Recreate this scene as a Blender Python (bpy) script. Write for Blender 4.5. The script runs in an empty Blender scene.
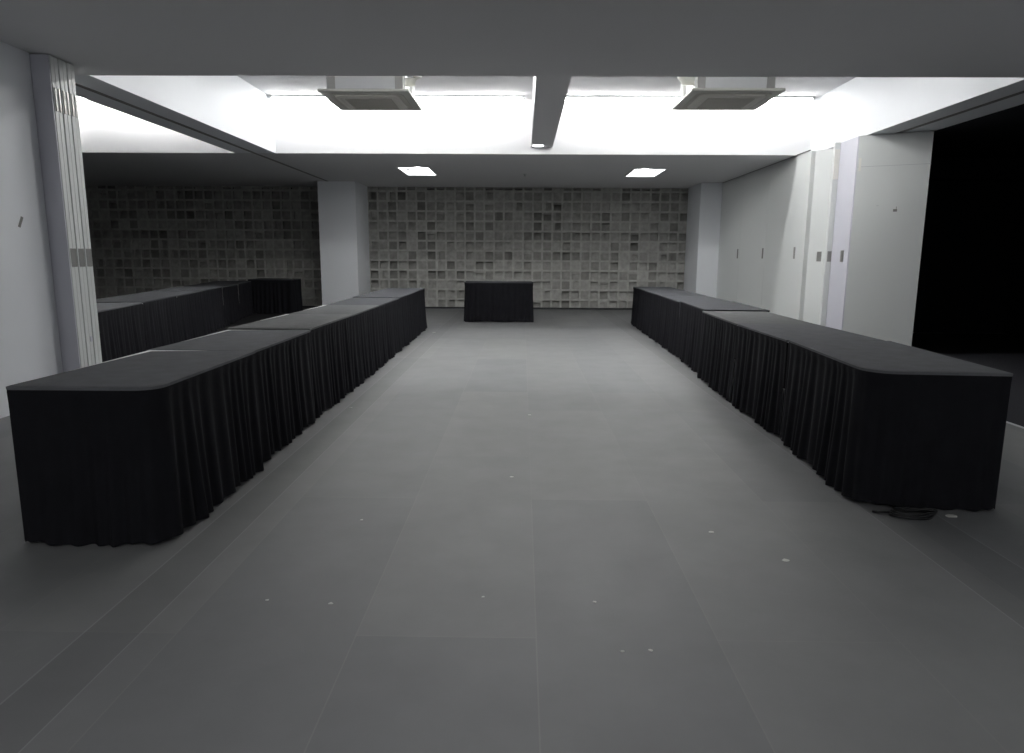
import bpy, math, random
from mathutils import Vector, Matrix
random.seed(7)
S = bpy.context.scene
C = S.collection

# ------------------------------------------------------------------ camera
CAM_H = 1.36
F_PX = 690.0
pitch = math.atan(120/690.0); yaw = math.atan(10/690.0); roll = 0.006
cam_d = bpy.data.cameras.new('camera'); cam = bpy.data.objects.new('camera', cam_d); C.objects.link(cam)
cam_d.sensor_fit = 'HORIZONTAL'; cam_d.sensor_width = 36.0; cam_d.lens = 36.0*F_PX/1024.0
cam_d.clip_start = 0.05; cam_d.clip_end = 100
fwd = Vector((-math.sin(yaw)*math.cos(pitch), math.cos(yaw)*math.cos(pitch), -math.sin(pitch)))
rgt = Vector((math.cos(yaw), math.sin(yaw), 0)); upv = rgt.cross(fwd)
r2 = rgt*math.cos(roll) + upv*math.sin(roll); u2 = upv*math.cos(roll) - rgt*math.sin(roll)
M = Matrix((r2, u2, -fwd)).transposed().to_4x4(); M.translation = Vector((0, 0, CAM_H))
cam.matrix_world = M
S.camera = cam

# ------------------------------------------------------------------ world + exposure
S.view_settings.view_transform = 'Standard'; S.view_settings.look = 'None'
S.view_settings.gamma = 1.0; S.view_settings.use_curve_mapping = False
S.view_settings.exposure = 0.0
w = bpy.data.worlds.new('world'); S.world = w; w.use_nodes = True
w.node_tree.nodes['Background'].inputs[0].default_value = (0.0, 0.0, 0.0, 1)
w.node_tree.nodes['Background'].inputs[1].default_value = 0.0

P_BATTEN = 26.0      # watts per batten, thrown downwards; the tubes glow on top of that
P_SPOT = 13.0
WHITE_LIGHT = (1.0, 1.0, 0.99)

def area(name, loc, sx, sy, power, rot=(0, 0, 0), col=WHITE_LIGHT):
    d = bpy.data.lights.new(name, 'AREA'); d.shape = 'RECTANGLE'; d.size = sx; d.size_y = sy
    d.energy = power; d.color = col
    o = bpy.data.objects.new(name, d); C.objects.link(o); o.location = loc; o.rotation_euler = rot
    return o

# ------------------------------------------------------------------ materials
def newmat(name):
    m = bpy.data.materials.new(name); m.use_nodes = True
    return m, m.node_tree, m.node_tree.nodes['Principled BSDF']

def simple(name, col, rough=0.6, metal=0.0, spec=0.4, var=0.06, scale=6.0, bump=0.0):
    m, nt, b = newmat(name)
    b.inputs['Roughness'].default_value = rough; b.inputs['Metallic'].default_value = metal
    b.inputs['Specular IOR Level'].default_value = spec
    tc = nt.nodes.new('ShaderNodeTexCoord'); n = nt.nodes.new('ShaderNodeTexNoise')
    n.inputs['Scale'].default_value = scale; n.inputs['Detail'].default_value = 4
    nt.links.new(tc.outputs['Object'], n.inputs['Vector'])
    r = nt.nodes.new('ShaderNodeMapRange'); r.inputs[3].default_value = 1-var; r.inputs[4].default_value = 1+var
    nt.links.new(n.outputs['Fac'], r.inputs[0])
    mx = nt.nodes.new('ShaderNodeVectorMath'); mx.operation = 'SCALE'
    mx.inputs[0].default_value = col; nt.links.new(r.outputs[0], mx.inputs['Scale'])
    nt.links.new(mx.outputs[0], b.inputs['Base Color'])
    if bump:
        bp = nt.nodes.new('ShaderNodeBump'); bp.inputs['Strength'].default_value = bump; bp.inputs['Distance'].default_value = 0.002
        n2 = nt.nodes.new('ShaderNodeTexNoise'); n2.inputs['Scale'].default_value = scale*40
        nt.links.new(tc.outputs['Object'], n2.inputs['Vector'])
        nt.links.new(n2.outputs['Fac'], bp.inputs['Height']); nt.links.new(bp.outputs[0], b.inputs['Normal'])
    return m

def emit(name, col, strength):
    m, nt, b = newmat(name)
    b.inputs['Base Color'].default_value = (0.9, 0.9, 0.9, 1)
    b.inputs['Emission Color'].default_value = (*col, 1); b.inputs['Emission Strength'].default_value = strength
    return m

m_wall = simple('white_paint', (0.80, 0.82, 0.85), 0.55, var=0.02, scale=1.5)
m_ceil = simple('ceiling_paint', (0.66, 0.66, 0.67), 0.8, var=0.015, scale=1.2)
m_panel = simple('partition_laminate', (0.70, 0.72, 0.71), 0.42, var=0.02, scale=1.0)
m_seal = simple('partition_edge_seal', (0.60, 0.60, 0.66), 0.4, var=0.02)
m_gap = simple('dark_joint', (0.15, 0.15, 0.15), 0.7)
m_handle = simple('brushed_handle', (0.30, 0.30, 0.29), 0.35, metal=0.6, spec=0.5)
m_metal = simple('galvanised_metal', (0.55, 0.56, 0.57), 0.4, metal=0.5)
m_clear = simple('pale_plastic', (0.82, 0.81, 0.76), 0.25, spec=0.6)
m_black = simple('unlit_room_black', (0.022, 0.022, 0.026), 0.9, spec=0.1)  # darkness of the unlit right room, put into the colour
m_floor_sheet = simple('charcoal_floor_sheet', (0.022, 0.022, 0.024), 0.95, spec=0.1, var=0.2, scale=30)
m_trackm = simple('track_dark', (0.22, 0.215, 0.21), 0.6)
m_base = simple('black_skirting_board', (0.02, 0.021, 0.025), 0.5)
m_board = simple('white_laminate', (0.80, 0.80, 0.79), 0.3)
m_leg = simple('table_leg_steel', (0.25, 0.25, 0.26), 0.35, metal=0.8)
m_rubber = simple('black_cable_rubber', (0.010, 0.010, 0.011), 0.45)
m_fleck = simple('white_paper_scrap', (0.55, 0.55, 0.52), 0.7)
m_acw = simple('ac_white_plastic', (0.62, 0.62, 0.57), 0.45, var=0.02)
m_acg = simple('ac_grey_louvre', (0.74, 0.72, 0.66), 0.5, var=0.02)
m_acd = simple('ac_dark_slot', (0.58, 0.56, 0.51), 0.6)
m_tube = emit('lit_tube', (1.0, 1.0, 0.985), 135.0)
m_tube_far = emit('lit_tube_dimmer', (1.0, 1.0, 0.985), 66.0)
m_diff = emit('lit_diffuser', (0.97, 1.0, 1.0), 3.5)
m_bulb = emit('lit_lamp_dome', (1.0, 1.0, 1.0), 9.0)
m_sticker = simple('grey_sticker', (0.22, 0.22, 0.21), 0.5)

def cloth_mat(name, col, sheen=0.0, rough=0.95):
    m = simple(name, col, rough, spec=0.12, var=0.22, scale=9.0, bump=0.35)
    m.node_tree.nodes['Principled BSDF'].inputs['Sheen Weight'].default_value = sheen
    return m
m_skirt = cloth_mat('black_skirt_cloth', (0.0105, 0.0105, 0.013))
m_tops = [cloth_mat('charcoal_cloth_a', (0.118, 0.121, 0.128)),
          cloth_mat('charcoal_cloth_b', (0.095, 0.098, 0.100)),
          cloth_mat('charcoal_cloth_c', (0.125, 0.128, 0.128)),
          cloth_mat('charcoal_cloth_d', (0.055, 0.057, 0.062)),
          cloth_mat('charcoal_cloth_e', (0.060, 0.062, 0.068))]

def floor_material():
    m, nt, b = newmat('dark_grey_vinyl_floor')
    N = nt.nodes; L = nt.links
    tc = N.new('ShaderNodeTexCoord'); sp = N.new('ShaderNodeSeparateXYZ'); L.new(tc.outputs['Object'], sp.inputs[0])
    # x across the sheets, y along them
    cb = N.new('ShaderNodeCombineXYZ'); L.new(sp.outputs['Y'], cb.inputs['X'])
    a = N.new('ShaderNodeMath'); a.operation = 'ADD'; a.inputs[1].default_value = 20*0.655-0.06; L.new(sp.outputs['X'], a.inputs[0])
    L.new(a.outputs[0], cb.inputs['Y'])
    br = N.new('ShaderNodeTexBrick'); L.new(cb.outputs[0], br.inputs['Vector'])
    br.offset = 0.37; br.offset_frequency = 2; br.squash = 1.0
    br.inputs['Scale'].default_value = 1.0; br.inputs['Brick Width'].default_value = 2.3; br.inputs['Row Height'].default_value = 0.655
    br.inputs['Mortar Size'].default_value = 0.003; br.inputs['Mortar Smooth'].default_value = 0.3; br.inputs['Bias'].default_value = 0.0
    br.inputs['Color1'].default_value = (0.150, 0.153, 0.157, 1); br.inputs['Color2'].default_value = (0.174, 0.176, 0.176, 1)
    br.inputs['Mortar'].default_value = (0.182, 0.183, 0.181, 1)
    n = N.new('ShaderNodeTexNoise'); n.inputs['Scale'].default_value = 2.2; n.inputs['Detail'].default_value = 8; n.inputs['Roughness'].default_value = 0.62
    L.new(tc.outputs['Object'], n.inputs['Vector'])
    r = N.new('ShaderNodeMapRange'); r.inputs[1].default_value = 0.3; r.inputs[2].default_value = 0.7; r.inputs[3].default_value = 0.92; r.inputs[4].default_value = 1.08
    L.new(n.outputs['Fac'], r.inputs[0])
    # a narrow darker strip with pale joints on either side of the aisle
    def band(x0, x1):
        g = N.new('ShaderNodeMath'); g.operation = 'GREATER_THAN'; g.inputs[1].default_value = x0; L.new(sp.outputs['X'], g.inputs[0])
        l = N.new('ShaderNodeMath'); l.operation = 'LESS_THAN'; l.inputs[1].default_value = x1; L.new(sp.outputs['X'], l.inputs[0])
        k = N.new('ShaderNodeMath'); k.operation = 'MULTIPLY'; L.new(g.outputs[0], k.inputs[0]); L.new(l.outputs[0], k.inputs[1])
        return k
    def madd(x, y, op='ADD'):
        k = N.new('ShaderNodeMath'); k.operation = op; L.new(x.outputs[0], k.inputs[0]); L.new(y.outputs[0], k.inputs[1]); return k
    dark = madd(band(-1.585, -1.385), band(1.89, 2.24))
    pale = madd(madd(band(-1.592, -1.585), band(-1.385, -1.380)), madd(band(1.884, 1.89), band(2.24, 2.247)))
    d1 = N.new('ShaderNodeMapRange'); d1.inputs[3].default_value = 1.0; d1.inputs[4].default_value = 0.86; L.new(dark.outputs[0], d1.inputs[0])
    p1 = N.new('ShaderNodeMapRange'); p1.inputs[3].default_value = 1.0; p1.inputs[4].default_value = 1.3; L.new(pale.outputs[0], p1.inputs[0])
    k = madd(madd(d1, p1, 'MULTIPLY'), r, 'MULTIPLY')
    vm = N.new('ShaderNodeVectorMath'); vm.operation = 'SCALE'; L.new(br.outputs['Color'], vm.inputs[0]); L.new(k.outputs[0], vm.inputs['Scale'])
    L.new(vm.outputs[0], b.inputs['Base Color'])
    n2 = N.new('ShaderNodeTexNoise'); n2.inputs['Scale'].default_value = 5; n2.inputs['Detail'].default_value = 6
    L.new(tc.outputs['Object'], n2.inputs['Vector'])
    rr = N.new('ShaderNodeMapRange'); rr.inputs[3].default_value = 0.50; rr.inputs[4].default_value = 0.60; L.new(n2.outputs['Fac'], rr.inputs[0])
    L.new(rr.outputs[0], b.inputs['Roughness']); b.inputs['Specular IOR Level'].default_value = 0.4
    return m
m_floor = floor_material()

def block_material():
    """relief blocks of the feature wall: every block has its own tone of warm grey"""
    m, nt, b = newmat('mosaic_block_wall')
    N = nt.nodes; L = nt.links
    tc = N.new('ShaderNodeTexCoord')
    sc = N.new('ShaderNodeVectorMath'); sc.operation = 'DIVIDE'; sc.inputs[1].default_value = (0.25, 100.0, 0.25); L.new(tc.outputs['Object'], sc.inputs[0])
    fl = N.new('ShaderNodeVectorMath'); fl.operation = 'FLOOR'; L.new(sc.outputs[0], fl.inputs[0])
    wn = N.new('ShaderNodeTexWhiteNoise'); wn.noise_dimensions = '3D'; L.new(fl.outputs[0], wn.inputs['Vector'])
    fr = N.new('ShaderNodeVectorMath'); fr.operation = 'FRACTION'; L.new(sc.outputs[0], fr.inputs[0])
    sp = N.new('ShaderNodeSeparateXYZ'); L.new(fr.outputs[0], sp.inputs[0])
    def inside(out):
        k = N.new('ShaderNodeMath'); k.operation = 'COMPARE'; k.inputs[1].default_value = 0.5; k.inputs[2].default_value = 0.40; L.new(out, k.inputs[0]); return k
    a = inside(sp.outputs['X']); c = inside(sp.outputs['Z'])
    mk = N.new('ShaderNodeMath'); mk.operation = 'MULTIPLY'; L.new(a.outputs[0], mk.inputs[0]); L.new(c.outputs[0], mk.inputs[1])
    cr = N.new('ShaderNodeValToRGB'); L.new(wn.outputs['Value'], cr.inputs[0])
    e = cr.color_ramp.elements; e[0].position = 0.0; e[0].color = (0.19, 0.188, 0.176, 1); e[1].position = 1.0; e[1].color = (0.36, 0.357, 0.338, 1)
    x = e.new(0.25); x.color = (0.28, 0.277, 0.26, 1); x = e.new(0.5); x.color = (0.325, 0.322, 0.304, 1)
    mx = N.new('ShaderNodeMix'); mx.data_type = 'RGBA'; L.new(mk.outputs[0], mx.inputs[0])
    mx.inputs[6].default_value = (0.39, 0.388, 0.365, 1); L.new(cr.outputs[0], mx.inputs[7])
    n = N.new('ShaderNodeTexNoise'); n.inputs['Scale'].default_value = 9; n.inputs['Detail'].default_value = 6; L.new(tc.outputs['Object'], n.inputs['Vector'])
    r = N.new('ShaderNodeMapRange'); r.inputs[1].default_value = 0.25; r.inputs[2].default_value = 0.75; r.inputs[3].default_value = 0.78; r.inputs[4].default_value = 1.2; L.new(n.outputs['Fac'], r.inputs[0])
    vm = N.new('ShaderNodeVectorMath'); vm.operation = 'SCALE'; L.new(mx.outputs[2], vm.inputs[0]); L.new(r.outputs[0], vm.inputs['Scale'])
    L.new(vm.outputs[0], b.inputs['Base Color']); b.inputs['Roughness'].default_value = 0.8
    return m
m_block = block_material()

# ------------------------------------------------------------------ mesh helpers
class MB:
    def __init__(s): s.v = []; s.f = []; s.mi = []; s.mats = []
    def _m(s, mat):
        if mat is None: return 0
        if mat not in s.mats: s.mats.append(mat)
        return s.mats.index(mat)
    def face(s, idx, mat=None): s.f.append(tuple(idx)); s.mi.append(s._m(mat))
    def quad(s, a, b, c, d, mat=None):
        n = len(s.v); s.v += [a, b, c, d]; s.face((n, n+1, n+2, n+3), mat)
    def box(s, x0, x1, y0, y1, z0, z1, mat=None, T=None, bev=0.0):
        if bev:
            # chamfered box: 24 vertices
            pts = []
            for z, ins in ((z0, bev), (z0+bev, 0), (z1-bev, 0), (z1, bev)):
                for (x, y) in ((x0+bev, y0), (x1-bev, y0), (x1, y0+bev), (x1, y1-bev), (x1-bev, y1), (x0+bev, y1), (x0, y1-bev), (x0, y0+bev)):
                    cx, cy = (x0+x1)/2, (y0+y1)/2
                    px = x + (ins if x < cx else -ins) if ins else x
                    py = y + (ins if y < cy else -ins) if ins else y
                    pts.append((px, py, z))
            n = len(s.v); s.v += [tuple(T @ Vector(p)) if T else p for p in pts]
            s.face([n+7-i for i in range(8)], mat)
            for r in range(3):
                for i in range(8):
                    j = (i+1) % 8
                    s.face((n+r*8+i, n+r*8+j, n+(r+1)*8+j, n+(r+1)*8+i), mat)
            s.face([n+24+i for i in range(8)], mat)
            return
        P = [(x0, y0, z0), (x1, y0, z0), (x1, y1, z0), (x0, y1, z0), (x0, y0, z1), (x1, y0, z1), (x1, y1, z1), (x0, y1, z1)]
        n = len(s.v); s.v += [tuple(T @ Vector(p)) if T else p for p in P]
        for q in ((3, 2, 1, 0), (4, 5, 6, 7), (0, 1, 5, 4), (1, 2, 6, 5), (2, 3, 7, 6), (3, 0, 4, 7)):
            s.face([n+i for i in q], mat)
    def loft(s, rings, mat=None, closed=True, caps=True):
        n = len(s.v); k = len(rings[0])
        for r in rings: s.v += [tuple(p) for p in r]
        for a in range(len(rings)-1):
            for i in range(k if closed else k-1):
                j = (i+1) % k
                s.face((n+a*k+i, n+a*k+j, n+(a+1)*k+j, n+(a+1)*k+i), mat)
        if caps and closed:
            s.face([n+k-1-i for i in range(k)], mat); e = n+(len(rings)-1)*k
            s.face([e+i for i in range(k)], mat)
    def tube(s, pts, r, k=8, mat=None, closed=False):
        pts = [Vector(p) for p in pts]; rings = []
        m = len(pts)
        for i, p in enumerate(pts):
            if closed: t = pts[(i+1) % m]-pts[i-1]
            else: t = pts[min(i+1, m-1)]-pts[max(i-1, 0)]
            t.normalize(); up = Vector((0, 0, 1)) if abs(t.z) < 0.9 else Vector((1, 0, 0))
            a = t.cross(up).normalized(); b = t.cross(a)
            rings.append([p + a*math.cos(2*math.pi*j/k)*r + b*math.sin(2*math.pi*j/k)*r for j in range(k)])
        if closed: rings.append(rings[0]); s.loft(rings, mat, caps=False)
        else: s.loft(rings, mat)
    def build(s, name, mat, parent=None, smooth=False):
        me = bpy.data.meshes.new(name); me.from_pydata([tuple(p) for p in s.v], [], s.f)
        if s.mats:
            for m in s.mats: me.materials.append(m)
            for p, i in zip(me.polygons, s.mi): p.material_index = i
        else: me.materials.append(mat)
        if smooth:
            for p in me.polygons: p.use_smooth = True
        me.update()
        o = bpy.data.objects.new(name, me); C.objects.link(o)
        if parent: o.parent = parent
        return o

def empty(name, loc=(0, 0, 0), rz=0.0):
    o = bpy.data.objects.new(name, None); C.objects.link(o); o.location = loc; o.rotation_euler = (0, 0, rz)
    o.empty_display_size = 0.1
    return o
def tag(o, label=None, cat=None, group=None, kind=None):
    if label: o['label'] = label
    if cat: o['category'] = cat
    if group: o['group'] = group
    if kind: o['kind'] = kind
    return o
def struct(o, label=None):
    o['kind'] = 'structure'
    if label: o['label'] = label
    return o
def rrect(x0, x1, y0, y1, r, n=6, rs=None):
    """counter-clockwise rounded rectangle; rs = radius for (x0y0, x1y0, x1y1, x0y1)"""
    rs = rs or (r, r, r, r); out = []
    for (cx, cy, a0, rr) in ((x0, y0, math.pi, rs[0]), (x1, y0, 1.5*math.pi, rs[1]), (x1, y1, 0, rs[2]), (x0, y1, 0.5*math.pi, rs[3])):
        sx = 1 if cx == x0 else -1; sy = 1 if cy == y0 else -1
        ox, oy = cx+sx*rr, cy+sy*rr
        for i in range(n+1):
            a = a0 + (math.pi/2)*i/n
            out.append((ox+rr*math.cos(a), oy+rr*math.sin(a)))
    return out

# ------------------------------------------------------------------ the room shell
ZC = 3.10       # underside of the low ceiling
YN, YF = 7.17, 12.38   # raised recess between these
YB = 18.2       # feature wall
ZR = 4.0        # recess ceiling

b = MB(); b.box(-13.2, 10.2, -3.2, YB+0.3, -0.15, 0.0); struct(b.build('floor', m_floor))
b = MB()
b.box(-13.2, 10.2, -3.2, YN, ZC, ZR+0.15)
b.box(-13.2, 10.2, YF, YB+0.3, ZC, ZR+0.15)
b.box(-13.2, 4.90, YN, YF, ZR, ZR+0.15)
struct(b.build('ceiling', m_ceil))
b = MB(); b.box(0.125, 0.495, YN, YF, ZC+0.115, ZR)
struct(b.build('trim_1', m_ceil), 'grey beam crossing the lit ceiling recess between the two air conditioners')
b = MB(); b.box(-5.0, -4.30, YN, YF, ZC, ZR)
struct(b.build('trim_2', m_wall), 'header carrying the partition track on the left of the recess')
b = MB(); b.box(4.90, 10.2, YN, YF, ZC, ZR+0.15)
struct(b.build('trim_3', m_wall), 'header carrying the partition track on the right of the recess')
# partition tracks let into the headers (dark slots)
b = MB(); b.box(-4.69, -4.63, 6.35, 16.9, ZC-0.006, ZC+0.02); struct(b.build('trim_4', m_trackm), 'dark partition track slot running along the left header')
b = MB(); b.box(5.22, 5.28, 3.5, 12.0, ZC-0.006, ZC+0.02); struct(b.build('trim_5', m_trackm), 'dark partition track slot running along the right header')
b = MB(); b.box(4.680, 4.695, 11.82, 16.9, ZC-0.006, ZC+0.01); struct(b.build('trim_6', m_gap), 'dark shadow gap above the closed partition on the right')

b = MB(); b.box(-4.96, -4.36, -3.0, 6.40, 0, ZC)
struct(b.build('wall_left', m_wall))
b = MB(); b.box(4.90, 5.55, -3.0, 6.3, 0, ZC); struct(b.build('wall_right', m_wall))
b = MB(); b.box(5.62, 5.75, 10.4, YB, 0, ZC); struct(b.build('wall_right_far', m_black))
b = MB(); b.box(-13.2, 10.2, -3.2, -3.0, 0, ZC); struct(b.build('wall_near', m_wall))
b = MB(); b.box(-13.2, -13.0, -3.0, YB, 0, ZR); struct(b.build('wall_far_left', m_wall))
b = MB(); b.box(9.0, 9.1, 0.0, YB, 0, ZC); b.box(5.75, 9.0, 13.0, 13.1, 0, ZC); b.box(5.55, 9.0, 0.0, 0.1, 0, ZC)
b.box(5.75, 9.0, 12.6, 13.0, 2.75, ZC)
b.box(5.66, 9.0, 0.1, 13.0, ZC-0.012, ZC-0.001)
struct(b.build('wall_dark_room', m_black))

# feature wall of relief blocks
def feature_wall():
    b = MB(); p = 0.25; rnd = random.Random(11)
    nx0, nx1 = -52, 19; nz = 12; z0 = 0.0
    for i in range(nx0, nx1):
        for k in range(0, 13):
            xa, xb = i*p, (i+1)*p; za, zb = k*p, min((k+1)*p, ZC)
            if zb-za < 0.05: continue
            t = rnd.random()
            g = 0.026
            xi0, xi1, zi0, zi1 = xa+g, xb-g, za+g, max(zb-g, za+g+0.01)
            if rnd.random() < 0.10: xi0 += 0.05
            if rnd.random() < 0.10: zi1 = max(zi1-0.05, zi0+0.01)
            bd = rnd.choice((0.0, 0.0, 0.004, 0.02, 0.05)); tp = rnd.choice((0.0, 0.01, 0.05, 0.08, 0.11)); lf = rnd.choice((0, 0, 0, 0.04, 0.06))
            D = (bd+lf, bd, tp, tp+lf)
            n = len(b.v)
            b.v += [(xa, 0, za), (xb, 0, za), (xb, 0, zb), (xa, 0, zb),
                    (xi0, 0, zi0), (xi1, 0, zi0), (xi1, 0, zi1), (xi0, 0, zi1),
                    (xi0, D[0], zi0), (xi1, D[1], zi0), (xi1, D[2], zi1), (xi0, D[3], zi1)]
            for a in range(4):
                c = (a+1) % 4
                b.face((n+a, n+c, n+4+c, n+4+a))
                b.face((n+4+a, n+4+c, n+8+c, n+8+a))
            b.face((n+8, n+9, n+10, n+11))
    o = b.build('wall_back', m_block); o.location = (0, YB, 0)
    return struct(o, 'feature wall of grey relief blocks')
feature_wall()
b = MB(); b.box(-13.2, 10.2, YB+0.19, YB+0.28, 0, ZC); struct(b.build('wall_back_core', m_black))
b = MB(); b.box(-13.0, 4.2, YB-0.02, YB-0.001, 0, 0.045); struct(b.build('baseboard_back', m_base))

# columns
b = MB(); b.box(-4.90, -4.00, 16.87, YB-0.002, 0, ZC-0.001); struct(b.build('column', m_wall), 'white square column between the two halls on the left')
b = MB(); b.box(4.20, 4.70, 16.90, YB-0.002, 0, ZC-0.001); struct(b.build('column', m_wall), 'white square column at the far end of the right wall')
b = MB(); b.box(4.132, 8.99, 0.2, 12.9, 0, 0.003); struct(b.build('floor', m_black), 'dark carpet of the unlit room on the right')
b = MB(); b.box(-12.99, -4.67, -2.9, YB-0.03, 0, 0.003); b.box(-4.671, -4.40, 7.0, 16.8, 0, 0.003)  # near-black sheet over the other hall's floor
struct(b.build('floor', m_floor_sheet), 'dark floor sheet of the other hall')
b = MB(); b.box(4.10, 4.13, 0.2, 9.9, 0, 0.004); struct(b.build('trim_7', m_metal), 'thin metal floor strip beyond the right tables')

# ------------------------------------------------------------------ ceiling lights
def batten(x, y, label, L, power):
    t = empty('ceiling_light', (x, y, ZR)); tag(t, label, 'light', None)
    h = L/2
    b = MB(); b.box(-h, h, -0.06, 0.06, -0.035, 0.0, bev=0.005); b.build('housing', m_metal, t)
    for s in (-1, 1):
        b = MB(); b.tube([(-h+0.03, s*0.035, -0.052), (h-0.03, s*0.035, -0.052)], 0.013, 10); b.build('tube', m_tube if power else m_tube_far, t)
        b = MB(); b.box(s*(h-0.015)-0.012, s*(h-0.015)+0.012, -0.055, 0.055, -0.07, -0.03); b.build('end_cap', m_acw, t)
    if power: area('batten_lamp', (x, y, ZR-0.08), L-0.1, 0.12, power)
rows = [
 (-3.2, 12.15, 2.1, 0, 'tube light by the back wall of the recess, nearest the left header'),
 (-1.05, 12.15, 2.1, 0, 'tube light by the back wall of the recess, left of the central beam'),
 (1.6, 12.15, 2.1, 0, 'tube light by the back wall of the recess, right of the central beam'),
 (3.75, 12.15, 2.1, 0, 'tube light by the back wall of the recess, nearest the right header'),
 (-2.3, 9.75, 1.5, P_BATTEN, 'tube light on the recess ceiling just behind the left air conditioner'),
 (-0.62, 8.75, 1.2, P_BATTEN, 'tube light on the recess ceiling between the left air conditioner and the beam'),
 (1.2, 8.75, 1.2, P_BATTEN, 'tube light on the recess ceiling between the beam and the right air conditioner'),
 (2.9, 9.75, 1.5, P_BATTEN, 'tube light on the recess ceiling just behind the right air conditioner'),
 (-6.2, 12.15, 2.1, 0, 'tube light in the other hall, nearest the left header'),
 (-8.4, 12.15, 2.1, 0, 'tube light in the other hall, second from the left header'),
 (-10.6, 12.15, 2.1, 0, 'tube light in the other hall, farthest from the left header')]
for x, y, L, p, lb in rows: batten(x, y, lb, L, p)

def square_light(cx, cy, side, label, power=P_SPOT):
    """flush square fitting: trim frame, lit diffuser, round lamp dome at the near edge"""
    t = empty('square_downlight', (cx, cy, ZC)); tag(t, label, 'light', 'square downlights in the far ceiling')
    hx, hy = 0.335, 0.68
    b = MB()
    b.box(-hx, hx, -hy, -hy+0.03, -0.012, 0.0); b.box(-hx, hx, hy-0.03, hy, -0.012, 0.0)
    b.box(-hx, -hx+0.03, -hy+0.03, hy-0.03, -0.012, 0.0); b.box(hx-0.03, hx, -hy+0.03, hy-0.03, -0.012, 0.0)
    b.build('frame', m_board, t)
    b = MB(); b.box(-hx+0.03, hx-0.03, -hy+0.03, hy-0.03, -0.008, -0.001); b.build('diffuser', m_diff, t)
    b = MB(); n = 20; rings = []
    for j in range(5):
        a = j/4*math.pi/2; r = 0.21*math.cos(a)+0.002; z = -0.008-0.03*math.sin(a)
        rings.append([(side*0.10+r*math.cos(2*math.pi*i/n), -0.42+r*1.3*math.sin(2*math.pi*i/n), z) for i in range(n)])
    b.loft(rings); b.build('lamp_dome', m_bulb, t, smooth=True)
    b = MB(); b.box(-side*0.13-0.05, -side*0.13+0.05, -0.50, -0.30, -0.014, -0.008); b.build('clip', m_sticker, t)
    area('square_lamp', (cx, cy, ZC-0.05), 0.55, 1.2, power)
square_light(-2.20, 14.85, 1, 'square white ceiling light over the left row of tables')
square_light(2.53, 14.95, -1, 'square white ceiling light over the right row of tables')

square_light(-1.6, -1.2, 1, 'added square ceiling light, unseen behind the camera on the left', 38.0)  # unseen pair added to throw frontal light on columns and table ends
square_light(1.9, -1.2, -1, 'added square ceiling light, unseen behind the camera on the right', 38.0)
t = empty('round_downlight', (0.24, 12.12, ZC+0.115)); tag(t, 'small round downlight under the far end of the central beam', 'light')
b = MB(); n = 24
b.loft([[(0.11*math.cos(2*math.pi*i/n), 0.11*math.sin(2*math.pi*i/n), z) for i in range(n)] for z in (0.0, -0.012)]); b.build('trim_ring', m_board, t)
b = MB(); b.loft([[(0.09*math.cos(2*math.pi*i/n), 0.09*math.sin(2*math.pi*i/n), z) for i in range(n)] for z in (-0.012, -0.018)]); b.build('lens', m_bulb, t)
area('round_lamp', (0.24, 12.12, ZC+0.09), 0.12, 0.12, 1.2)
t = empty('sprinkler', (0.03, 15.3, ZC)); tag(t, 'tiny round sprinkler head on the far ceiling between the square lights', 'sprinkler')
b = MB(); b.loft([[(r*math.cos(2*math.pi*i/12), r*math.sin(2*math.pi*i/12), z) for i in range(12)] for r, z in ((0.04, 0), (0.04, -0.008), (0.012, -0.01), (0.012, -0.04), (0.025, -0.042), (0.025, -0.046))]); b.build('head', m_metal, t)

# ------------------------------------------------------------------ air conditioners
def air_con(cx, cy, side, label):
    t = empty('ceiling_cassette', (cx, cy, 3.195)); tag(t, label, 'air conditioner', 'ceiling cassette air conditioners')
    h = 0.52
    # panel: outer frame and rounded stepped face
    b = MB(); b.box(-h, h, -h, h, 0.0, 0.03, bev=0.006); b.build('frame_panel', m_acw, t)
    R = lambda s, r, z: [(x, y, z) for x, y in rrect(-s, s, -s, s, r, 5)]
    b = MB(); b.loft([R(0.43, 0.10, 0.001), R(0.43, 0.10, -0.006), R(0.385, 0.08, -0.006), R(0.385, 0.08, 0.001)], caps=False); b.build('air_slot', m_acd, t)
    b = MB(); b.loft([R(0.382, 0.08, 0.0), R(0.375, 0.08, -0.020), R(0.33, 0.07, -0.028), R(0.31, 0.06, -0.024)], caps=True); b.build('face_panel', m_acg, t)
    b = MB()
    for i in range(14):
        y = -0.26+i*0.04; b.box(-0.27, 0.27, y, y+0.022, -0.033, -0.0245)
    b.build('intake_grille', m_acd, t)
    # metal body above, brackets and hanger rods
    b = MB(); b.box(-0.40, 0.40, -0.40, 0.40, 0.03, 0.33, bev=0.01); b.build('body', m_metal, t)
    for sx in (-1, 1):
        for sy in (-1, 1):
            br = MB(); br.box(sx*0.405-0.03*(sx > 0)-0.03, sx*0.405+0.06*1-0.03*(sx > 0), sy*0.36-0.05, sy*0.36+0.05, 0.045, 0.30)
            k = br.build('hanger_bracket', m_handle, t)
            rd = MB(); rd.tube([(sx*0.45, sy*0.36, 0.06), (sx*0.45, sy*0.36, 0.80)], 0.006, 8)
            rd.build('hanger_rod', m_metal, k)
    b = MB(); b.tube([(-side*0.40, -0.1, 0.2), (-side*0.52, -0.1, 0.2), (-side*0.56, -0.1, 0.26), (-side*0.56, -0.1, 0.8)], 0.05, 12); b.build('duct_pipe', m_acw, t, smooth=True)
air_con(-1.83, 8.76, -1, 'square ceiling air conditioner hanging in the lit recess left of the beam')
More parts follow.
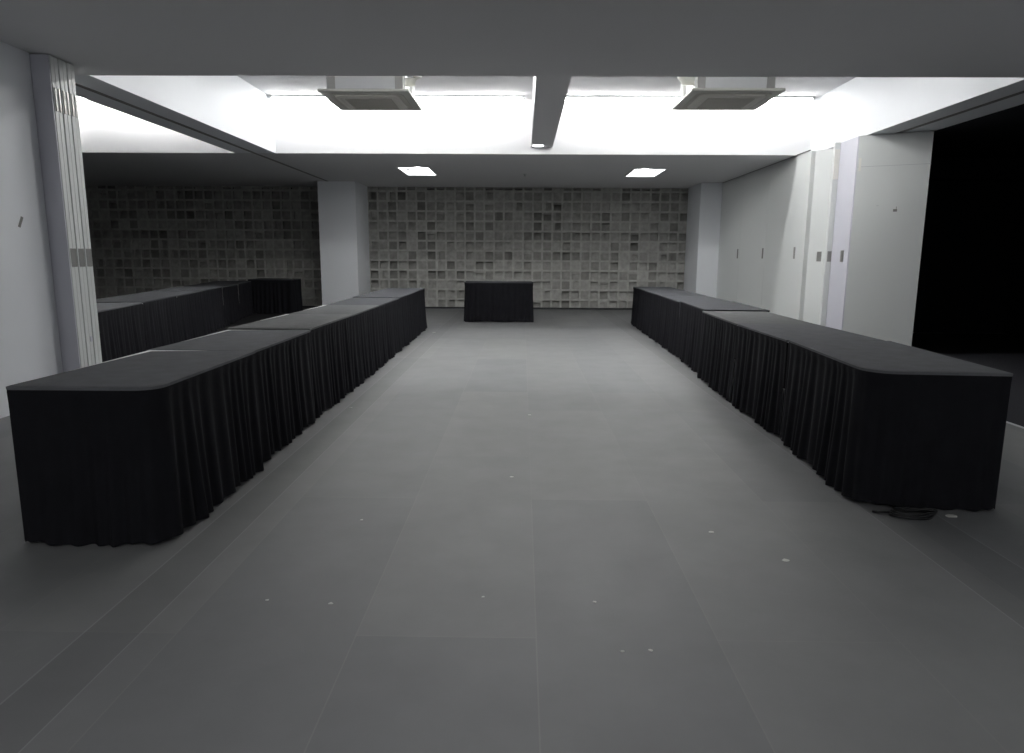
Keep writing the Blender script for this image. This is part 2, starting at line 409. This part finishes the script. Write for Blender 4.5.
air_con(2.39, 8.68, 1, 'square ceiling air conditioner hanging in the lit recess right of the beam')

# ------------------------------------------------------------------ folding partitions
def panel_box(L, th, z0=0.02, z1=3.085, hook=True):
    b = MB(); b.box(0, L, -th/2, th/2, z0, z1, bev=0.004); return b

t = empty('folding_partition', (-4.65, 6.41, 0))
tag(t, 'white partition panels folded into a stack against the left wall', 'partition')
y = 0.0
b = MB(); b.box(-0.30, 0.45, 0.0, 0.012, 0.0, 3.09); b.build('jamb_strip', m_seal, t)
for i in range(6):
    y0 = 0.014+i*0.058; x1 = 0.455-0.004*(i % 2)
    b = MB(); b.box(-0.45, x1, y0, y0+0.052, 0.02, 3.09, bev=0.004)
    pn = b.build('panel', m_panel, t)
    b = MB(); b.box(x1-0.001, x1+0.008, y0+0.012, y0+0.040, 2.62, 2.82, bev=0.002); b.build('latch', m_clear, pn)
    if i % 2 == 1:
        b = MB(); b.box(x1-0.001, x1+0.006, y0-0.045, y0+0.040, 1.24, 1.41, bev=0.002); b.build('handle', m_handle, pn)
    if i == 3:
        b = MB(); b.box(x1-0.001, x1+0.004, y0+0.01, y0+0.04, 0.52, 0.57); b.build('bolt', m_seal, pn)

t = empty('folding_partition', (4.72, 12.0, 0))
tag(t, 'white folding partition closing the right side, half drawn back towards the dark opening', 'partition')
def world(b, name, mat, parent):
    """parts given in world coordinates"""
    o = b.build(name, mat, parent); o.matrix_parent_inverse = Matrix.Translation(-parent.location); return o
for y0, ya in ((12.10, 11.80), (13.70, 13.70), (15.30, 15.30)):
    b = MB(); b.box(4.70, 4.78, ya+0.003, y0+1.597, 0.02, 3.092, bev=0.002)
    pn = world(b, 'panel', m_panel, t)
    b = MB(); b.box(4.694, 4.701, y0+0.08, y0+0.15, 1.35, 1.55, bev=0.002)
    h = b.build('handle', m_sticker, pn)
def slab(p0, p1, th, z0, z1, name='panel', mat=m_panel, parent=None, mk=None):
    p0 = Vector((p0[0], p0[1], 0)); p1 = Vector((p1[0], p1[1], 0)); d = p1-p0
    T = Matrix.Translation(p0) @ Matrix.Rotation(math.atan2(d.y, d.x), 4, 'Z')
    b = MB(); b.box(0, d.length, 0, th, z0, z1, mat, T=T)
    pn = world(b, name, mat, parent) if parent.type == 'EMPTY' else b.build(name, mat, parent)
    return pn, T
# angled panel beside the flush ones
pn, T = slab((4.765, 11.79), (5.08, 11.30), 0.06, 0.02, 3.09, parent=t)
b = MB(); b.box(0.17, 0.25, -0.006, 0.001, 1.31, 1.47, T=T); b.build('handle', m_handle, pn)
# panel edge and panel facing the hall
pn, T = slab((4.725, 10.985), (4.82, 10.985), 0.07, 0.02, 3.09, parent=t)
b = MB(); b.box(0.015, 0.08, -0.006, 0.001, 1.31, 1.47, T=T); b.build('handle', m_handle, pn)
b = MB(); b.box(0.0, 0.10, -0.012, 0.001, 2.55, 2.99, T=T, bev=0.003); b.build('latch', m_clear, pn)
b = MB(); b.box(4.80, 4.88, 10.42, 10.98, 0.02, 3.09, bev=0.004); pn = world(b, 'panel', m_seal, t)
b = MB(); b.box(4.794, 4.801, 10.56, 10.66, 1.31, 1.48, bev=0.002); b.build('handle', m_handle, pn)
# widest panel turned to face the room, beside the dark opening
pn, T = slab((4.80, 10.38), (5.62, 9.98), 0.07, 0.02, 3.09, parent=t)
b = MB(); b.box(0.02, 0.05, -0.006, 0.001, 2.60, 2.78, T=T); b.build('latch', m_clear, pn)
b = MB(); b.box(0.0, 0.917, -0.0015, 0.001, 2.655, 2.662, T=T); b.build('joint', m_metal, pn)
b = MB(); b.box(0.51, 0.56, -0.004, 0.001, 2.02, 2.055, T=T); b.box(0.545, 0.552, -0.005, 0.001, 2.02, 2.09, T=T); b.build('sticker', m_sticker, pn)
b = MB(); b.box(0.29, 0.325, -0.003, 0.001, 2.105, 2.112, T=T); b.build('scuff', m_metal, pn)

b = MB(); b.quad((-4.3585, 6.02, 1.59), (-4.3585, 6.05, 1.58), (-4.3585, 6.10, 1.67), (-4.3585, 6.07, 1.68))
tag(b.build('wall_mark', m_sticker), 'small dark scuff mark on the white wall at the left edge', 'mark')

# ------------------------------------------------------------------ skirted tables
def skirt_mesh(path, ztop, seed, amp=0.020, flare=0.03, pitch_=0.105):
    """pleated cloth hanging from the given open path [(x, y, nx, ny)], normals outward"""
    rnd = random.Random(seed); b = MB()
    # resample
    P = [path[0]]; 
    for q in path[1:]:
        p = P[-1]; L = math.hypot(q[0]-p[0], q[1]-p[1])
        if L < 1e-5: continue
        n = max(1, int(L/0.011))
        for i in range(1, n+1):
            f = i/n; P.append(tuple(p[j]*(1-f)+q[j]*f for j in range(4)))
    s = 0.0; S_ = [0.0]
    for a, c in zip(P, P[1:]): s += math.hypot(c[0]-a[0], c[1]-a[1]); S_.append(s)
    ph = [rnd.uniform(0, 6.28) for _ in range(6)]
    zs = [ztop, ztop-0.02, ztop-0.06, ztop-0.14, ztop*0.62, ztop*0.42, ztop*0.2, ztop*0.07, 0.004]
    rows = []
    for zi, z in enumerate(zs):
        f = 1 - z/ztop; row = []
        for (x, y, nx, ny), u in zip(P, S_):
            warp = 0.035*math.sin(u*5.1+ph[0]+f*0.6) + 0.02*math.sin(u*11.3+ph[1]-f*0.9)
            w1 = math.sin(2*math.pi*(u+warp)/pitch_ + ph[2])
            w2 = math.sin(2*math.pi*(u+warp*1.6)/(pitch_*2.7) + ph[3] + f*0.8)
            tight = math.sin(2*math.pi*u/0.024+ph[4])
            a = amp*(0.10+0.90*f**0.8)
            off = a*(0.62*w1+0.55*w2) + 0.0025*tight*(1-f)**3 + flare*f**1.5 + (0.006 if zi == 1 else 0.0)
            e = min(u, s-u); k = min(1.0, e/0.05); off = off*(0.25+0.75*k)
            hem = 0.009*(1+math.sin(u*9+ph[5])) if zi == len(zs)-1 else 0
            row.append((x+nx*off, y+ny*off, z+hem))
        rows.append(row)
    m = len(P)
    for r in rows: b.v += r
    for r in range(len(rows)-1):
        for i in range(m-1):
            b.face((r*m+i, r*m+i+1, (r+1)*m+i+1, (r+1)*m+i))
    return b

def side_path(W, L, near, far, side, rn=0.05):
    """local frame: origin at table centre, x across (aisle side = side*W/2), y along."""
    hx, hy = W/2, L/2; pts = []
    def corner(cx, cy, a0, a1, r):
        return [(cx+r*math.cos(a0+(a1-a0)*i/6), cy+r*math.sin(a0+(a1-a0)*i/6), math.cos(a0+(a1-a0)*i/6), math.sin(a0+(a1-a0)*i/6)) for i in range(7)]
    paths = []
    front = []
    if near:
        front += [(-hx, -hy, 0, -1), (hx-rn, -hy, 0, -1)] + corner(hx-rn, -hy+rn, -math.pi/2, 0, rn)
    else: front += [(hx, -hy, 1, 0)]
    if far:
        front += corner(hx-0.04, hy-0.04, 0, math.pi/2, 0.04) + [(-hx, hy, 0, 1)]
    else: front += [(hx, hy, 1, 0)]
    back = [(-hx, hy, -1, 0), (-hx, -hy, -1, 0)]
    out = []
    for p in (front, back):
        out.append([(side*x, y, side*nx, ny) for (x, y, nx, ny) in p])
    return out

LEG_MESH = {}
def make_table(p0, p1, W, side, label, group, top_mat, seed, near=False, far=False, rn=0.06, H=0.76, peek=None, smat=None, flare=0.028):
    """p0-p1 = aisle edge of the top (near end to far end); the table lies on the other side of it"""
    p0 = Vector((p0[0], p0[1], 0)); p1 = Vector((p1[0], p1[1], 0)); d = p1-p0; L = d.length-0.026; yv = d.normalized()
    out = Vector((yv.y, -yv.x, 0))*side       # outward = towards the aisle
    c = (p0+p1)/2 - out*W/2
    rz = math.atan2(yv.y, yv.x)-math.pi/2
    t = empty('skirted_table', (c.x, c.y, 0), rz); tag(t, label, 'table', group)
    hx, hy = W/2, L/2
    # board
    rs = [0.01]*4
    if near:
        if side > 0: rs[1] = rn
        else: rs[0] = rn
    ring = lambda ins, z, rr=None: [(x, y, z) for x, y in rrect(-hx+ins, hx-ins, -hy+ins, hy-ins, 0, 6, rr or [max(q-ins*0.5, 0.005) for q in rs])]
    bd = MB(); bd.loft([ring(0.006 if peek else 0.025, H-0.028), ring(0.004 if peek else 0.025, H-0.0015)])
    bd.build('tabletop', m_board, t)
    # cloth lid: slight soft roll at the edge, pulled short where white board peeks out
    bx = 0.05 if peek and 'back' in peek else -0.003
    fy = 0.065 if peek and 'far' in peek else -0.003
    def cring(ins, z, dz=0.0):
        r = []
        for x, y in rrect(-hx, hx, -hy, hy, 0, 6, [q+0.004 for q in rs]):
            X = x*(1-(ins)/hx); Y = y*(1-(ins)/hy)
            cut = False
            if side*X < 0 and bx > 0 and Y > -hy*0.3: X = X*(1-bx/hx); cut = True
            if Y > 0 and fy > 0 and side*X < hx*0.75: Y = Y*(1-fy/hy); cut = True
            zz = (H-0.001 if cut and z < H-0.001 else z) + dz*math.sin(X*17+seed)*math.cos(Y*9+seed*2)
            r.append((X, Y, zz))
        return r
    cl = MB(); rnd = random.Random(seed)
    short = peek is not None
    cl.loft([cring(-0.008, H-0.016), cring(-0.009, H-0.002), cring(0.002, H+0.002), cring(0.03, H+0.0025, 0.0008)], caps=False)
    n = len(cl.v); k = len(cring(0.03, H)); cl.face([n-k+i for i in range(k)])
    cl.build('top_cloth', top_mat, t)
    for j, pth in enumerate(side_path(W+0.006, L+0.004, near, far, side, rn)):
        sk = skirt_mesh(pth, H-0.010, seed*3+j, amp=0.022 if j == 0 else 0.008, flare=flare if j == 0 else 0.004)
        sk.build('skirt', smat or m_skirt, t, smooth=True)
    for sx in (-1, 1):
        for sy in (-1, 1):
            lg = LEG_MESH.get('leg')
            if lg is None:
                b = MB(); b.tube([(0, 0, 0.0), (0, 0, 0.735)], 0.014, 8); o = b.build('leg', m_leg, t); LEG_MESH['leg'] = o
            else:
                o = lg.copy(); C.objects.link(o); o.parent = t
            o.location = (sx*(hx-0.10), sy*(hy-0.13), 0)
    return t

GL, GR, GO = 'black skirted tables of the left row', 'black skirted tables of the right row', 'black skirted tables in the other hall'
NTH = ['nearest', 'second', 'third', 'fourth', 'fifth', 'sixth', 'farthest']
# left row: (near y, far y, x near, x far, cloth, peek, height)
left = [(3.06, 4.33, -1.68, -1.70, 0, ('back', 'far'), 0.762), (4.33, 5.61, -1.72, -1.74, 0, ('back', 'far'), 0.758),
        (5.61, 7.03, -1.75, -1.745, 2, ('back',), 0.767), (7.03, 8.45, -1.75, -1.76, 1, ('back',), 0.762),
        (8.45, 10.03, -1.77, -1.79, 4, None, 0.758), (10.03, 11.50, -1.79, -1.81, 4, None, 0.768), (11.50, 13.0, -1.82, -1.84, 4, None, 0.765)]
LL = ['nearest left-row table, black pleated skirt, dark top, at the left edge of the photo',
      'second left-row table, dark grey top, between the nearest and the paler third top',
      'third left-row table, its paler grey top raised a little above the second',
      'fourth left-row table, just beyond the paler raised top',
      'fifth left-row table, beside the foot of the white column',
      'sixth left-row table, grey top just before the farthest one',
      'farthest left-row table, its skirt corner nearest the block wall']
for i, (a, c_, xa, xb, m, pk, H) in enumerate(left):
    make_table((xa, a), (xb, c_), 0.67, 1, LL[i], GL, m_tops[m], 10+i, near=(i == 0), far=(i == 6), rn=0.10, H=H, peek=pk)
right = [(3.69, 5.14, 1.88, 1.985, 0, 0.765), (5.155, 6.43, 1.987, 2.0, 0, 0.758), (6.43, 7.93, 2.0, 2.06, 2, 0.757),
         (7.96, 9.55, 2.10, 2.17, 4, 0.772), (9.55, 11.1, 2.17, 2.20, 4, 0.762), (11.1, 12.7, 2.20, 2.23, 4, 0.765), (12.7, 14.25, 2.235, 2.265, 4, 0.768)]
RL = ['nearest right-row table, black pleated skirt, rounded front corner, cable coil at its foot',
      'second right-row table, dark grey top directly behind the nearest one',
      'third right-row table, in front of the raised top of the fourth',
      'fourth right-row table, its top standing a little higher than the third',
      'fifth right-row table, just beyond the raised top',
      'sixth right-row table, grey top just before the farthest one',
      'farthest right-row table, black skirt, beside the far white column']
for i, (a, c_, xa, xb, m, H) in enumerate(right):
    make_table((xa, a), (xb, c_), 0.72, -1, RL[i], GR, m_tops[m], 30+i, near=(i == 0), far=(i == 6), rn=0.16 if i == 0 else 0.06, H=H)
# other hall, angled row seen over the left tables
o0 = Vector((-4.28, 6.05)); dv = Vector((-1.66, 8.2)).normalized()
OL = ['nearest table of the row in the other hall, partly behind the folded panels', 'second table of the row in the other hall, white edge showing on its top',
      'third table of the row in the other hall, black skirt', 'fourth table of the row in the other hall, black skirt', 'fifth table of the row in the other hall, black skirt',
      'sixth table of the row in the other hall, last before the turned end table']
for i in range(6):
    q0 = o0+dv*(1.2+i*1.5); q1 = o0+dv*(1.2+(i+1)*1.5)
    make_table(q0, q1, 0.75, 1, OL[i], GO, m_tops[0 if i < 1 else 3], 50+i, near=(i == 0), far=False, H=0.76+0.006*(i % 2), peek=('far',) if i < 2 else None)
make_table((-6.42, 16.12), (-5.36, 16.15), 0.7, 1, 'end table of the other hall, turned sideways, left of the white column', GO, m_tops[3], 60, near=True, far=True, H=0.80, rn=0.05)
# small table against the wall
make_table((0.225, 14.45), (-1.215, 14.42), 0.62, -1, 'small black skirted table standing alone before the block wall', None, m_tops[3], 70, near=True, far=True, H=0.83, rn=0.04, flare=0.004)

# ------------------------------------------------------------------ cable coil and litter
b = MB(); rnd = random.Random(5)
for k in range(3):
    pts = []; rx, ry = 0.115-0.006*k, 0.055-0.004*k
    for i in range(40):
        a = 2*math.pi*i/40
        pts.append((rx*math.cos(a)+0.01*math.sin(3*a+k)+0.006*k, ry*math.sin(a)+0.006*math.cos(2*a+k), 0.008+0.010*k+0.003*math.sin(2*a+k)))
    b.tube(pts, 0.0065, 8, closed=True)
b.tube([(-0.10, 0.02, 0.010), (-0.135, 0.035, 0.008), (-0.165, 0.03, 0.008), (-0.19, 0.045, 0.008)], 0.0065, 8)
o = b.build('cable_coil', m_rubber, smooth=True); o.location = (2.10, 3.555, 0); tag(o, 'coiled black cable on the floor at the foot of the nearest right table', 'cable')

flecks = [(0.96, 3.30, 0.012, 'white speck behind the largest scrap, right of centre'), (1.21, 2.98, 0.016, 'largest white scrap on the floor, right of centre in front'),
          (0.30, 2.57, 0.008, 'tiny white speck just right of centre, above a pair nearer the camera'), (0.46, 2.23, 0.008, 'tiny white speck near the bottom, right one of a close pair'),
          (0.07, 5.87, 0.014, 'white speck in the middle of the aisle, farthest from the camera'), (-0.06, 4.15, 0.012, 'white speck on the aisle centre line, second farthest'),
          (-1.01, 2.55, 0.007, 'tiny white speck left of centre, leftmost in the foreground'), (-0.75, 2.53, 0.009, 'white speck left of centre, just right of the leftmost speck'),
          (-0.83, 3.41, 0.008, 'tiny white speck left of the aisle centre, beside the nearest left table'), (2.31, 3.56, 0.028, 'pale paper scrap beside the coiled black cable'),
          (-1.60, 12.4, 0.03, 'white scrap at the foot of the farthest left table'), (-1.55, 6.1, 0.014, 'white speck at the foot of the third left-row table'),
          (0.36, 2.22, 0.007, 'tiny white speck near the bottom, left one of a close pair'), (-0.15, 2.6, 0.006, 'tiny white speck just left of the centre line in the foreground')]
for (x, y_, r, lb) in flecks:
    b = MB(); n = 8
    ang = [(rnd.uniform(0.6, 1.0)*r) for _ in range(n)]
    b.loft([[(1.3*ang[i]*math.cos(2*math.pi*i/n)*s, ang[i]*math.sin(2*math.pi*i/n)*s, z) for i in range(n)] for s, z in ((1, 0.0), (0.95, 0.0022), (0.6, 0.003))])
    o = b.build('paper_scrap', m_fleck); o.location = (x, y_, 0.0)
    tag(o, lb, 'litter', 'specks of litter on the floor')
